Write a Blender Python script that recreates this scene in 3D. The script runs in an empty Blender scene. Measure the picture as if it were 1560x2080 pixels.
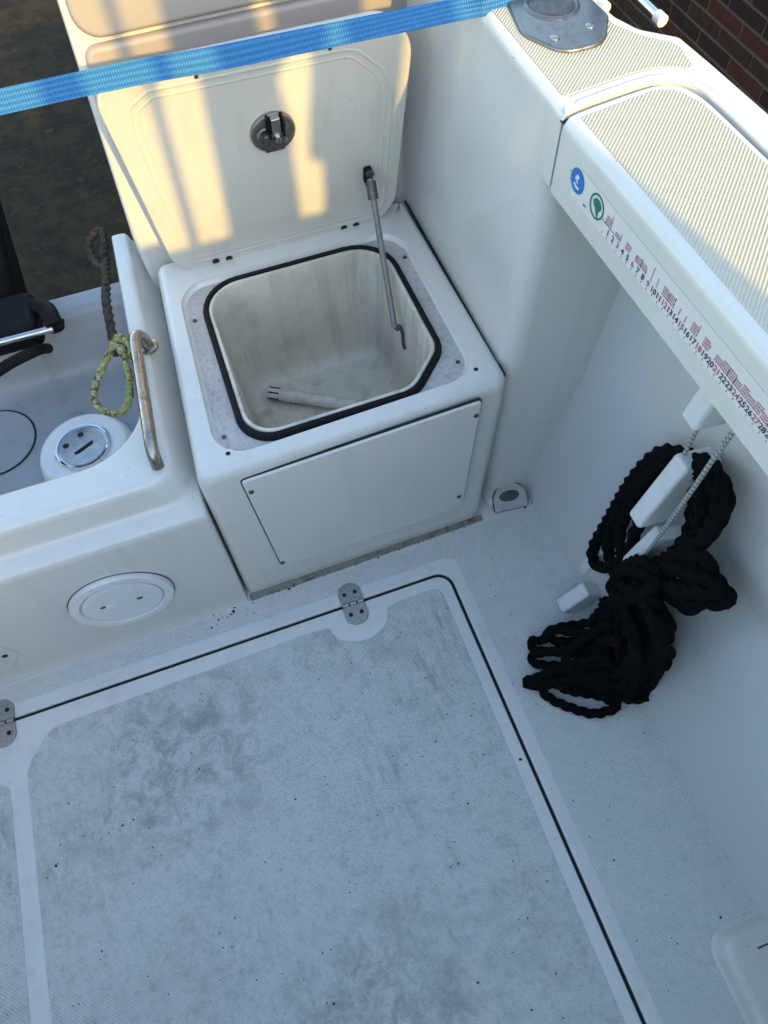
import bpy, bmesh, math, random
from mathutils import Vector, Matrix
random.seed(7)
sc = bpy.context.scene
COL = sc.collection
R = math.radians

# ---------------------------------------------------------------- camera, sky, sun, exposure
cam_d = bpy.data.cameras.new('camera')
cam = bpy.data.objects.new('camera', cam_d); COL.objects.link(cam)
cam_d.sensor_fit = 'AUTO'; cam_d.sensor_width = 36.0
cam_d.lens = 1439.73 / 2080.0 * 36.0
cam_d.clip_start = 0.02; cam_d.clip_end = 500
rx = Vector((0.94235222, -0.33274701, -0.0353798))
ry = Vector((-0.30740614, -0.81908625, -0.4843544))
rz = Vector((0.13218837, 0.46730841, -0.87415622))
cm = Matrix((rx, -ry, -rz)).transposed().to_4x4()
cm.translation = Vector((-0.270, -0.523, 1.300))
cam.matrix_world = cm
sc.camera = cam

SUN_EL = 25.0
w = bpy.data.worlds.new('World'); sc.world = w; w.use_nodes = True
nt = w.node_tree; bg = nt.nodes['Background']
sky = nt.nodes.new('ShaderNodeTexSky'); sky.sky_type = 'NISHITA'; sky.sun_disc = False
sky.sun_elevation = R(SUN_EL); sky.sun_rotation = R(171.6)
sky.air_density = 1.45; sky.dust_density = 0.9; sky.ozone_density = 1.5
nt.links.new(sky.outputs[0], bg.inputs[0]); bg.inputs[1].default_value = 0.15
sl = bpy.data.lights.new('sun', 'SUN'); sl.energy = 2.0; sl.angle = R(0.8); sl.color = (0.77, 0.50, 0.12)
so = bpy.data.objects.new('sun', sl); COL.objects.link(so)
tr = Vector((-0.148, 1.0, -math.tan(R(SUN_EL)) * math.hypot(0.148, 1)))
so.rotation_euler = tr.to_track_quat('-Z', 'Y').to_euler(); so.location = (1, -6, 4)
sc.view_settings.view_transform = 'Standard'; sc.view_settings.look = 'None'
sc.view_settings.exposure = 1.85; sc.view_settings.gamma = 1; sc.view_settings.use_curve_mapping = False

# ---------------------------------------------------------------- helpers
def add_obj(name, me, mat=None, parent=None, bevel=0.0, seg=2, angle=40, smooth=True, wn=False):
    if mat is not None and len(me.materials) == 0: me.materials.append(mat)
    if smooth:
        for p in me.polygons: p.use_smooth = True
        if not bevel: me.set_sharp_from_angle(angle=R(angle))
    o = bpy.data.objects.new(name, me); COL.objects.link(o)
    if bevel:
        b = o.modifiers.new('bevel', 'BEVEL'); b.width = bevel; b.segments = seg
        b.limit_method = 'ANGLE'; b.angle_limit = R(angle); b.harden_normals = True
    elif smooth and wn:
        b = o.modifiers.new('normals', 'WEIGHTED_NORMAL'); b.weight = 60; b.keep_sharp = True
    if parent is not None:
        o.parent = parent
        L = parent.get('_at')
        if L is not None: o.matrix_parent_inverse = Matrix.Translation(Vector(L)).inverted()
    return o

def mk(name, verts, faces, mat, parent=None, **k):
    me = bpy.data.meshes.new(name)
    me.from_pydata([tuple(v) for v in verts], [], faces)
    bm = bmesh.new(); bm.from_mesh(me); bmesh.ops.recalc_face_normals(bm, faces=bm.faces[:]); bm.to_mesh(me); bm.free()
    me.update()
    return add_obj(name, me, mat, parent, **k)

def tag(o, label, cat, group=None):
    o['label'] = label; o['category'] = cat
    if group: o['group'] = group
    return o

def thing(name, loc, label, cat, group=None):
    o = bpy.data.objects.new(name, None); o.empty_display_size = 0.05
    COL.objects.link(o); o.location = loc; o['_at'] = list(loc)
    return tag(o, label, cat, group)

def rpoly(pts, n=6):
    """rounded polygon; pts = (x, y, r)"""
    out = []; m = len(pts)
    for i in range(m):
        p0 = Vector(pts[i-1][:2]); p = Vector(pts[i][:2]); p1 = Vector(pts[(i+1) % m][:2]); r = pts[i][2]
        a = (p0-p).normalized(); b = (p1-p).normalized()
        if r <= 1e-6:
            out.append((p.x, p.y)); continue
        half = math.acos(max(-1, min(1, a.dot(b)))) / 2
        d = r / math.tan(half)
        c = p + (a+b).normalized() * (r / math.sin(half))
        s = p + a*d; e = p + b*d
        a0 = math.atan2(s.y-c.y, s.x-c.x); a1 = math.atan2(e.y-c.y, e.x-c.x)
        da = (a1-a0+math.pi) % (2*math.pi) - math.pi
        for k in range(n+1):
            t = a0 + da*k/n
            out.append((c.x + r*math.cos(t), c.y + r*math.sin(t)))
    return out

def inset(pts, d):
    """offset a closed 2D loop inwards by d (counter-clockwise or clockwise)"""
    m = len(pts); A = 0
    for i in range(m):
        x0, y0 = pts[i-1]; x1, y1 = pts[i]; A += x0*y1 - x1*y0
    s = 1 if A > 0 else -1
    out = []
    for i in range(m):
        p0 = Vector(pts[i-1]); p = Vector(pts[i]); p1 = Vector(pts[(i+1) % m])
        e0 = (p-p0); e1 = (p1-p)
        if e0.length < 1e-7: e0 = e1
        if e1.length < 1e-7: e1 = e0
        n0 = Vector((-e0.y, e0.x)).normalized()*s; n1 = Vector((-e1.y, e1.x)).normalized()*s
        nn = (n0+n1)
        nn = nn.normalized() / max(0.4, math.sqrt(max(0.01, (1+n0.dot(n1))/2)))
        q = p + nn*d
        out.append((q.x, q.y))
    return out

def loft(name, loops, mat, parent=None, closed=True, cap0=False, cap1=False, **k):
    n = len(loops[0]); V = [v for l in loops for v in l]; F = []
    for i in range(len(loops)-1):
        for j in range(n if closed else n-1):
            a = i*n+j; b = i*n+(j+1) % n
            F.append((a, b, b+n, a+n))
    if cap0: F.append(tuple(range(n-1, -1, -1)))
    if cap1: F.append(tuple(range((len(loops)-1)*n, len(loops)*n)))
    k.setdefault('wn', True)
    return mk(name, V, F, mat, parent, **k)

def ident(u, v, w): return (u, v, w)

def slab(name, poly, w0, w1, mat, parent=None, T=ident, edge=0.0, bottom=True, n=3, ef=None, **k):
    """prism between w0 and w1 with a rounded top edge (at w1)"""
    s = 1 if w1 > w0 else -1
    L = [[T(x, y, w0) for x, y in poly]]
    if edge > 0:
        for i in range(n+1):
            t = math.pi/2*i/n
            if ef is None:
                q = inset(poly, edge*(1-math.cos(t)))
                L.append([T(x, y, w1 - s*edge + s*edge*math.sin(t)) for x, y in q])
            else:
                es = [ef(*p) for p in poly]; q = inset(poly, 1.0)
                L.append([T(p[0]+(a[0]-p[0])*e*(1-math.cos(t)), p[1]+(a[1]-p[1])*e*(1-math.cos(t)), w1 - s*e + s*e*math.sin(t)) for p, a, e in zip(poly, q, es)])
    else:
        L.append([T(x, y, w1) for x, y in poly])
    return loft(name, L, mat, parent, cap0=bottom, cap1=True, **k)

def ring(name, outer, inner, w0, w1, mat, parent=None, T=ident, **k):
    L = [[T(x, y, w0) for x, y in outer], [T(x, y, w1) for x, y in outer], [T(x, y, w1) for x, y in inner],
         [T(x, y, w0) for x, y in inner], [T(x, y, w0) for x, y in outer]]
    return loft(name, L, mat, parent, **k)

def frame(o, u, v):
    o = Vector(o); u = Vector(u).normalized(); v = Vector(v).normalized(); n = u.cross(v).normalized()
    return lambda a, b, c: tuple(o + u*a + v*b + n*c)

def circle(r, n=32, cx=0, cy=0, ry_=None):
    return [(cx + r*math.cos(2*math.pi*i/n), cy + (ry_ or r)*math.sin(2*math.pi*i/n)) for i in range(n)]

def lathe(name, prof, mat, parent=None, T=ident, n=32, cap0=True, cap1=True, **k):
    L = [[T(r*math.cos(2*math.pi*i/n), r*math.sin(2*math.pi*i/n), z) for i in range(n)] for r, z in prof]
    return loft(name, L, mat, parent, cap0=cap0, cap1=cap1, **k)

def smooth_path(pts, step):
    """Catmull-Rom through pts, resampled"""
    P = [Vector(p) for p in pts]; out = []
    P = [P[0]*2-P[1]] + P + [P[-1]*2-P[-2]]
    for i in range(1, len(P)-2):
        a, b, c, d = P[i-1:i+3]
        m = max(2, int((c-b).length/step))
        for k in range(m):
            t = k/m
            out.append(0.5*((2*b) + (c-a)*t + (2*a-5*b+4*c-d)*t*t + (3*b-a-3*c+d)*t**3))
    out.append(P[-2].copy())
    return out

def tube_data(path, r, n=10, V=None, F=None, twist=None, lobes=0, amp=0.0, cap=True):
    V = [] if V is None else V; F = [] if F is None else F
    base = len(V); m = len(path); rad = r if callable(r) else (lambda t: r)
    t0 = (path[1]-path[0]).normalized()
    nrm = t0.orthogonal().normalized(); s = 0
    for i, p in enumerate(path):
        t = (path[min(i+1, m-1)] - path[max(i-1, 0)])
        if t.length < 1e-9: t = t0
        t = t.normalized(); nrm = (nrm - t*nrm.dot(t))
        if nrm.length < 1e-6: nrm = t.orthogonal()
        nrm.normalize(); b = t.cross(nrm)
        if i: s += (p-path[i-1]).length
        for j in range(n):
            a = 2*math.pi*j/n
            rr = rad(i/(m-1))*(1 + (amp*math.cos(lobes*a - twist*s) if lobes else 0))
            V.append(tuple(p + nrm*(rr*math.cos(a)) + b*(rr*math.sin(a))))
    for i in range(m-1):
        for j in range(n):
            a = base+i*n+j; c = base+i*n+(j+1) % n
            F.append((a, c, c+n, a+n))
    if cap:
        F.append(tuple(base+j for j in range(n-1, -1, -1))); F.append(tuple(base+(m-1)*n+j for j in range(n)))
    return V, F

def tube(name, pts, r, mat, parent=None, step=0.006, n=12, raw=False, **k):
    kk = {a: k.pop(a) for a in ('twist', 'lobes', 'amp') if a in k}
    path = [Vector(p) for p in pts] if raw else smooth_path(pts, step)
    V, F = tube_data(path, r, n, **kk)
    return mk(name, V, F, mat, parent, **k)

def box(name, c, s, mat, parent=None, T=ident, bevel=0.002, **k):
    x, y, z = (d/2 for d in s)
    V = [T(c[0]+a*x, c[1]+b*y, c[2]+d*z) for a in (-1, 1) for b in (-1, 1) for d in (-1, 1)]
    F = [(0, 1, 3, 2), (4, 6, 7, 5), (0, 4, 5, 1), (2, 3, 7, 6), (0, 2, 6, 4), (1, 5, 7, 3)]
    return mk(name, V, F, mat, parent, bevel=bevel, **k)

# ---------------------------------------------------------------- materials
class Mat:
    def __init__(s, name, base=(.5, .5, .5), rough=.5, metal=0., spec=.5, coat=0.):
        s.m = bpy.data.materials.new(name); s.m.use_nodes = True; s.nt = s.m.node_tree
        s.b = s.nt.nodes['Principled BSDF']
        s.b.inputs['Base Color'].default_value = (*base, 1); s.b.inputs['Roughness'].default_value = rough
        s.b.inputs['Metallic'].default_value = metal; s.b.inputs['Specular IOR Level'].default_value = spec
        if coat: s.b.inputs['Coat Weight'].default_value = coat; s.b.inputs['Coat Roughness'].default_value = .12
        s.tc = s.N('ShaderNodeTexCoord').outputs['Object']; s.col = None; s.base = base
    def N(s, t, **k):
        n = s.nt.nodes.new(t)
        for a, v in k.items(): setattr(n, a, v)
        return n
    def L(s, a, b): s.nt.links.new(a, b)
    def map(s, scale=(1, 1, 1), rot=(0, 0, 0)):
        m = s.N('ShaderNodeMapping'); m.inputs['Scale'].default_value = scale; m.inputs['Rotation'].default_value = rot
        s.L(s.tc, m.inputs[0]); return m.outputs[0]
    def noise(s, scale, detail=4, rough=.55, vec=None, dist=0.):
        n = s.N('ShaderNodeTexNoise'); n.inputs['Scale'].default_value = scale; n.inputs['Detail'].default_value = detail
        n.inputs['Roughness'].default_value = rough; n.inputs['Distortion'].default_value = dist
        s.L(vec or s.tc, n.inputs['Vector']); return n.outputs[0]
    def ramp(s, f, a, b, v0=0., v1=1.):
        r = s.N('ShaderNodeMapRange'); r.interpolation_type = 'SMOOTHSTEP'; r.inputs[1].default_value = a; r.inputs[2].default_value = b
        r.inputs[3].default_value = v0; r.inputs[4].default_value = v1; s.L(f, r.inputs[0]); return r.outputs[0]
    def math(s, op, a, b=0.):
        n = s.N('ShaderNodeMath'); n.operation = op
        for i, x in enumerate((a, b)):
            if isinstance(x, (int, float)): n.inputs[i].default_value = x
            else: s.L(x, n.inputs[i])
        return n.outputs[0]
    def mix(s, fac, color):
        n = s.N('ShaderNodeMix'); n.data_type = 'RGBA'
        if s.col is None: n.inputs[6].default_value = (*s.base, 1)
        else: s.L(s.col, n.inputs[6])
        if isinstance(color, tuple): n.inputs[7].default_value = (*color, 1)
        else: s.L(color, n.inputs[7])
        s.L(fac, n.inputs[0]); s.col = n.outputs[2]; s.L(s.col, s.b.inputs['Base Color']); return s
    def rough(s, f, a, b): s.L(s.ramp(f, .3, .7, a, b), s.b.inputs['Roughness']); return s
    def bump(s, h, strength=.3, dist=.001):
        n = s.N('ShaderNodeBump'); n.inputs['Strength'].default_value = strength; n.inputs['Distance'].default_value = dist
        s.L(h, n.inputs['Height']); s.L(n.outputs[0], s.b.inputs['Normal']); return s
    def wave(s, ax, ay, period, az=0.):
        x = s.N('ShaderNodeSeparateXYZ'); s.L(s.tc, x.inputs[0])
        t = s.math('ADD', s.math('MULTIPLY', x.outputs[0], ax), s.math('MULTIPLY', x.outputs[1], ay))
        t = s.math('ADD', t, s.math('MULTIPLY', x.outputs[2], az))
        return s.math('SINE', s.math('MULTIPLY', t, 2*math.pi/period))
    def specks(s, scale, size, color, amount=.5):
        v = s.N('ShaderNodeTexVoronoi'); v.inputs['Scale'].default_value = scale; s.L(s.tc, v.inputs['Vector'])
        f = s.ramp(v.outputs['Distance'], size, size*.6)
        g = s.N('ShaderNodeSeparateColor'); s.L(v.outputs['Color'], g.inputs[0])
        f = s.math('MULTIPLY', f, s.ramp(g.outputs[0], amount, amount+.02, 1., 0.))
        return s.mix(f, color)

def gelcoat(name, base=(.655, .635, .585), dirt=.18, rough=(.12, .20), streak=False):
    m = Mat(name, base, .25)
    d = tuple(c*.72 for c in base)
    m.mix(m.ramp(m.noise(3.5, 3), .35, .8, 0, dirt), (d[0], d[1]*.99, d[2]*.95))
    m.mix(m.ramp(m.noise(30, 3, .5), .5, .9, 0, dirt*.5), (d[0]*.9, d[1]*.88, d[2]*.84))
    if streak:
        m.mix(m.ramp(m.noise(1., 5, .6, m.map((38, 38, 2.2))), .48, .72, 0, .55), (.30, .27, .22))
        m.mix(m.ramp(m.noise(11, 6, .65), .5, .72, 0, .5), (.34, .31, .26))
    m.mix(m.math('MULTIPLY', m.ramp(m.noise(1., 6, .75, m.map((160, 160, 14), (R(20), R(35), 0))), .60, .72), m.ramp(m.noise(4.5, 3), .50, .66, 0, dirt*1.6)), tuple(c*.55 for c in d))
    m.specks(150, .16, (.16, .14, .12), .03)
    m.b.inputs['Roughness'].default_value = sum(rough)/2
    m.mix(m.ramp(m.noise(1., 5, .6, m.map((26, 26, 1.6))), .5, .8, 0, dirt*1.1), tuple(c*.80 for c in d))
    m.bump(m.noise(14, 1), .06, .002)
    return m.m

M_GEL = gelcoat('gelcoat')
M_SOLE = gelcoat('gelcoat_sole', (.71, .705, .685), .30)
M_LID = gelcoat('gelcoat_lid', (.61, .58, .515), .34)
M_WELL = gelcoat('gelcoat_well', (.33, .34, .35), .5, (.3, .5))
M_TUB = gelcoat('gelcoat_tub', (.64, .60, .51), .6, (.4, .6), streak=True)

def nonskid(name, base, wa, period, dark, stain, amp, sp=.3):
    m = Mat(name, base, .6)
    m.mix(m.ramp(m.noise(4.2, 7, .68, dist=.4), .45, .85, 0, stain*.5), dark)
    m.mix(m.ramp(m.noise(30, 8, .78), .46, .78, 0, stain*.9), tuple(c*.9 for c in dark))
    m.mix(m.ramp(m.noise(130, 4, .7), .5, .8, 0, stain*.7), tuple(c*.8 for c in dark))
    if stain > .6:
        sv = m.map((70, 16, 1), (0, 0, R(32)))
        sw = m.math('MULTIPLY', m.ramp(m.noise(1., 6, .7, sv), .42, .68), m.ramp(m.noise(2.6, 3), .46, .66))
        m.mix(m.math('MULTIPLY', sw, .75), tuple(c*.80 for c in dark))
        for cx, cy, rad, k in ((-.58, -.17, .26, .95), (-.22, -.06, .16, .55), (-.36, -.66, .24, .85), (-.60, -.48, .16, .35), (-.10, -.60, .12, .35), (-.80, -.30, .12, .35)):
            vd = m.N('ShaderNodeVectorMath'); vd.operation = 'DISTANCE'; m.L(m.tc, vd.inputs[0]); vd.inputs[1].default_value = (cx, cy, .001)
            f = m.math('MULTIPLY', m.ramp(vd.outputs['Value'], rad, rad*.15), m.ramp(m.noise(22, 8, .78, dist=.5), .40, .66))
            m.mix(m.math('MULTIPLY', f, k), tuple(c*.85 for c in dark))
    wv = m.wave(*wa, period); w2 = m.wave(wa[1], -wa[0], period)
    m.mix(m.ramp(wv, -.2, -1., 0, amp), tuple(c*.6 for c in base))
    m.specks(75, .13, (.09, .09, .09), sp); m.specks(33, .07, (.05, .05, .05), sp*.9)
    h = m.math('ADD', m.math('MULTIPLY', wv, .8), m.math('MULTIPLY', w2, .25))
    m.bump(h, .75, .0009)
    m.rough(m.noise(30, 4), .5, .75)
    return m.m

q = math.sqrt(.5)
M_NSF = nonskid('nonskid_floor', (.68, .675, .65), (q, q), .0042, (.37, .36, .345), .8, .25, .13)
M_NSR = nonskid('nonskid_sole', (.69, .683, .66), (q, q), .0042, (.50, .495, .48), .45, .12, .07)
M_NSG = nonskid('nonskid_gunwale', (.60, .56, .45), (q, -q), .0036, (.50, .46, .36), .35, .55, 0.0)

m = Mat('dirty_recess', (.50, .485, .475), .5)
m.mix(m.ramp(m.noise(7, 3, .5), .35, .75, 0, .55), (.31, .285, .26)); m.mix(m.ramp(m.noise(120, 6, .8), .42, .78, 0, .8), (.17, .155, .145)); m.specks(260, .22, (.08, .07, .06), .2); m.mix(m.ramp(m.noise(5, 3), .5, .7, 0, .5), (.40, .36, .30))
m.bump(m.noise(160, 2), .3, .0006); M_REC = m.m
m = Mat('black_rubber', (.005, .005, .005), .75, spec=.25); m.bump(m.noise(200, 2), .2, .0005); M_RUB = m.m
m = Mat('gap_black', (.008, .008, .009), .8); m.mix(m.ramp(m.noise(40, 3), .5, .7, 0, .5), (.03, .028, .025)); M_GAP = m.m
m = Mat('stainless', (.46, .44, .43), .3, 1.0)
m.mix(m.ramp(m.noise(60, 5, .7), .5, .75, 0, .6), (.20, .17, .15)); m.rough(m.noise(40, 4), .2, .42); M_SS = m.m
m = Mat('fitting_steel', (.26, .245, .225), .36, .9)
m.mix(m.ramp(m.noise(70, 5, .7), .45, .72, 0, .6), (.13, .11, .09)); M_FIT = m.m
m = Mat('stainless_dull', (.40, .395, .39), .38, .9)
m.mix(m.ramp(m.noise(180, 5, .7), .45, .72, 0, .6), (.17, .14, .12)); m.bump(m.noise(250, 2), .2, .0005); M_SSD = m.m
m = Mat('handle_steel', (.42, .36, .31), .24, 1.0)
m.mix(m.ramp(m.noise(55, 5, .7), .45, .7, 0, .7), (.16, .12, .09)); m.rough(m.noise(40, 4), .15, .4); M_HND = m.m
m = Mat('dark_metal', (.10, .10, .10), .45, .7)
m.mix(m.ramp(m.noise(120, 5, .7), .45, .75, 0, .8), (.20, .19, .18)); m.bump(m.noise(160, 3), .4, .001); M_DKM = m.m
m = Mat('strut_grey', (.20, .19, .19), .45, .3); m.mix(m.ramp(m.noise(90, 4), .5, .7, 0, .6), (.12, .11, .11)); M_STR = m.m
m = Mat('pad_vinyl', (.36, .315, .275), .55)
m.mix(m.ramp(m.noise(6, 5), .45, .75, 0, .45), (.31, .27, .235)); m.bump(m.noise(300, 2), .25, .0006); M_PAD = m.m
m = Mat('black_rope', (.0035, .0035, .004), .9, spec=.1)
m.mix(m.ramp(m.noise(300, 3), .45, .7, 0, .8), (.009, .0085, .009)); m.bump(m.noise(420, 3), .9, .002); M_BRP = m.m
m = Mat('brown_rope', (.055, .042, .030), .85, spec=.2)
m.mix(m.ramp(m.noise(90, 4), .45, .65, 0, .9), (.02, .017, .014)); m.mix(m.ramp(m.noise(55, 3), .6, .72, 0, .7), (.10, .035, .03)); M_BNR = m.m
m = Mat('yellow_rope', (.27, .255, .09), .8, spec=.2)
m.mix(m.ramp(m.noise(110, 3), .5, .62, 0, .9), (.05, .055, .045)); m.mix(m.ramp(m.noise(150, 3), .58, .66, 0, .9), (.42, .41, .33)); M_YLR = m.m
m = Mat('plastic_white', (.72, .72, .71), .35); m.mix(m.ramp(m.noise(20, 4), .5, .75, 0, .4), (.5, .49, .47)); M_PW = m.m
m = Mat('pvc_tube', (.60, .58, .53), .4); m.mix(m.ramp(m.noise(40, 5), .45, .7, 0, .6), (.38, .34, .28)); M_PVC = m.m
m = Mat('cord', (.45, .45, .43), .8)
m.mix(m.ramp(m.wave(.3, 0, .009, 1.0), -.6, .6, 0, .75), (.13, .13, .15)); M_CRD = m.m
m = Mat('strap_blue', (.018, .13, .36), .6, spec=.3)
wv = m.math('MULTIPLY', m.wave(q, q, .0042), m.wave(q, -q, .0042))
m.mix(m.ramp(wv, -.3, .5, 0, .55), (.09, .31, .45)); m.bump(wv, .8, .001); M_STP = m.m
m = Mat('ink_black', (.03, .04, .08), .5); M_INK = m.m
m = Mat('ink_red', (.40, .12, .16), .5); M_RED = m.m
m = Mat('ink_blue', (.02, .16, .52), .4); m.mix(m.ramp(m.noise(200, 2), .4, .7, 0, .5), (.03, .10, .36)); M_BLU = m.m
m = Mat('ink_green', (.02, .16, .12), .5); m.mix(m.ramp(m.noise(400, 2), .4, .7, 0, .5), (.03, .10, .08)); M_GRN = m.m
m = Mat('sticker_film', (.69, .665, .63), .3); m.mix(m.ramp(m.noise(30, 3), .4, .7, 0, .3), (.63, .61, .60)); M_FLM = m.m
m = Mat('dirt', (.02, .018, .015), .9); M_DIRT = m.m
m = Mat('engine_black', (.006, .006, .005), .7, spec=.15); m.mix(m.ramp(m.noise(20, 4), .5, .7, 0, .5), (.014, .012, .009)); M_ENG = m.m
m = Mat('chrome', (.75, .76, .80), .12, 1.0); m.rough(m.noise(50, 3), .08, .2); M_CHR = m.m
m = Mat('asphalt', (.027, .0205, .010), .95, spec=.2)
m.mix(m.ramp(m.noise(1.3, 5), .4, .7, 0, .7), (.040, .030, .014)); m.mix(m.ramp(m.noise(7, 7, .75), .40, .62, 0, .9), (.010, .009, .006)); m.mix(m.ramp(m.noise(16, 5, .7), .56, .70, 0, .8), (.062, .048, .026)); m.mix(m.ramp(m.noise(70, 6, .7), .5, .75, 0, .7), (.04, .035, .024))
m.bump(m.noise(90, 4), .6, .004); M_ASP = m.m
def brickmat(name, c):
    m = Mat(name, c, .9, spec=.2)
    m.mix(m.ramp(m.noise(14, 5, .7), .45, .7, 0, .8), tuple(x*.6 for x in c)); m.mix(m.ramp(m.noise(90, 4), .55, .75, 0, .5), tuple(x*1.4 for x in c))
    m.bump(m.noise(70, 5), .5, .003); return m.m
M_BRK = [brickmat('brick_dark', (.024, .013, .009)), brickmat('brick_red', (.056, .016, .009)), brickmat('brick_brown', (.036, .017, .010))]
m = Mat('mortar', (.085, .072, .062), .95, spec=.1); m.mix(m.ramp(m.noise(40, 5), .4, .7, 0, .5), (.055, .047, .04)); M_MOR = m.m
m = Mat('hull_paint', (.60, .60, .58), .2); m.mix(m.ramp(m.noise(3, 4), .5, .7, 0, .3), (.5, .5, .47)); M_HUL = m.m
m = Mat('galvanised', (.32, .33, .34), .5, .9); m.mix(m.ramp(m.noise(25, 4), .5, .7, 0, .5), (.22, .22, .23)); M_GAL = m.m

# ---------------------------------------------------------------- setting: ground, brick house wall
o = mk('ground', [(-80, -80, -1.0), (80, -80, -1.0), (80, 80, -1.0), (-80, 80, -1.0)], [(0, 1, 2, 3)], M_ASP, smooth=False)
o['kind'] = 'structure'

house = thing('brick_wall', (2.2, 2.5, -1.0), 'dark brown brick house wall beyond the white gunwale', 'wall')
WX = 2.15
CH, BL_, JT = 0.0667, 0.226, 0.014
box('wall_core', (WX+.121, 1.0, .45), (.26, 18.0, 2.9), M_MOR, house, bevel=0)
def brick_mesh(i):
    me = bpy.data.meshes.new('brick')
    rr = random.Random(i); x, y, z = .05, BL_/2, (CH-JT)/2; j = lambda: rr.uniform(-.0018, .0018)
    V = [(a*x, b*y+j(), d*z+j()) for a in (-1, 1) for b in (-1, 1) for d in (-1, 1)]
    me.from_pydata(V, [], [(0, 1, 3, 2), (4, 6, 7, 5), (0, 4, 5, 1), (2, 3, 7, 6), (0, 2, 6, 4), (1, 5, 7, 3)])
    me.materials.append(M_BRK[[0, 1, 2, 0, 2, 0][i % 6]]); return me
BM = [brick_mesh(i) for i in range(12)]
V = [[], [], []]; F = [[], [], []]
for c in range(43):
    z = -1.0 + CH*(c+.5)
    for k in range(-28, 43):
        y = (k + .5*(c % 2) + .36)*(BL_+JT)
        if 1.25 < y < 3.35 and -.95 < z < .12:
            b = bpy.data.objects.new('brick', random.choice(BM)); COL.objects.link(b)
            b.parent = house; b.matrix_parent_inverse = Matrix.Translation(Vector(house['_at'])).inverted()
            b.location = (WX+.037+random.uniform(-.0015, .0015), y, z)
        else:
            i = random.choice((0, 0, 1, 2, 2)); n = len(V[i]); x0 = WX-.016+random.uniform(-.002, .002)
            y0, y1, z0, z1 = y-BL_/2, y+BL_/2, z-(CH-JT)/2, z+(CH-JT)/2
            V[i] += [(x0, y0, z0), (x0, y1, z0), (x0, y1, z1), (x0, y0, z1), (x0+.05, y0, z0), (x0+.05, y1, z0), (x0+.05, y1, z1), (x0+.05, y0, z1)]
            F[i] += [(n, n+3, n+2, n+1), (n, n+1, n+5, n+4), (n+1, n+2, n+6, n+5), (n+2, n+3, n+7, n+6), (n+3, n, n+4, n+7)]
for i in range(3):
    o = mk('brickwork', V[i], F[i], M_BRK[i], house, smooth=False); o['kind'] = 'stuff'

# ---------------------------------------------------------------- boat
boat = thing('boat', (-.53, -.5, -.3), 'white fibreglass boat cockpit with textured sole, side deck and transom well', 'boat')
# cockpit sole round the hatch (an L), with black sheet painted as gap shade
sole = rpoly([(-1.4, .003, 0), (.003, .003, .032), (.003, -2.3, 0), (.31, -2.3, 0), (.31, .17, 0), (-1.4, .17, 0)], 8)
slab('cockpit_sole', sole, -.03, 0.0, M_SOLE, boat, edge=.003)
mk('hatch_gap_shade', [(-1.4, -2.3, -.0055), (.03, -2.3, -.0055), (.03, .03, -.0055), (-1.4, .03, -.0055)], [(0, 1, 2, 3)], M_GAP, boat)
ns = rpoly([(-1.38, .030, 0), (.010, .030, .035), (.026, .014, .02), (.026, -2.29, 0), (.262, -2.29, 0), (.262, .075, .03), (-.1, .069, 0), (-1.38, .062, 0)], 5)
slab('nonskid_sole', ns, .0005, .0018, M_NSR, boat, edge=.001, n=2)

# hull side liner with a fillet to the sole
prof = [(.250, .0012), (.272, .003), (.284, .009), (.292, .019), (.297, .033), (.300, .06), (.303, .30), (.306, .60), (.307, .76)]
loft('hull_side', [[(x, y, z) for x, z in prof] for y in (-2.3, -1.6, -.9, -.5, -.2, 0, .16)], M_GEL, boat, closed=False)
loft('hull_side', [[(-1.06-x, y, z) for x, z in prof] for y in (-2.3, -.9, -.2, .16, .62)], M_GEL, boat, closed=False)

# aft quarter block
def qb(x0, y0, x1, r, z):
    return [(a, b, z) for a, b in rpoly([(x0, .62, 0), (x0, y0, r), (x1, y0, .01), (x1, .62, 0)], 8)]
loft('quarter_block', [qb(.132, .100, .318, .03, .0015), qb(.134, .108, .317, .03, .006), qb(.136, .117, .316, .032, .016), qb(.137, .123, .315, .034, .035),
                       qb(.133, .126, .315, .034, .2), qb(.132, .126, .315, .034, .42), qb(.1355, .125, .30, .034, .70), qb(.139, .124, .275, .03, .80)], M_GEL, boat)

# gunwale (fixed deck: aft part and outer rim) and removable side deck cover
def drift(x, y, z): return (x + .02*max(0, .1-y), y, z)
seam = [(p.x, p.y) for p in smooth_path([(.138, .1095, 0), (.164, .1155, 0), (.20, .1205, 0), (.24, .1250, 0), (.260, .1240, 0), (.278, .1160, 0), (.288, .1005, 0), (.2932, .080, 0), (.2945, .05, 0), (.2945, 0, 0)], .006)] + [(.2945, -.94)]
def shift(d):
    out = []
    for i, p in enumerate(seam):
        a = Vector(seam[max(0, i-1)]); b = Vector(seam[min(len(seam)-1, i+1)]); t = (b-a).normalized()
        out.append((p[0]-t.y*d, p[1]+t.x*d))
    return out
so_, si_ = shift(.0028), shift(-.0028)
EF = lambda x, y: .012 if x < .1395 else .0032
so_[0] = (.139, so_[0][1]); si_[0] = (.138, si_[0][1])
gun = [(.139, .66)] + so_ + [(.334, -.94)] + rpoly([(.334, -.5, 0), (.334, .03, 0), (.331, .13, .03), (.327, .193, .012), (.293, .226, .03), (.281, .26, .03), (.277, .31, .03), (.279, .66, 0)], 5)
slab('gunwale', gun, .752, .84, M_GEL, boat, T=drift, edge=.011, n=4, ef=EF)
cov = [(.138, -.94)] + si_
slab('side_deck_cover', cov, .750, .8385, M_GEL, boat, T=drift, edge=.011, n=4, ef=EF)
gp = [(a, b) for a, b in zip(shift(.0045), shift(-.0045))]
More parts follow.
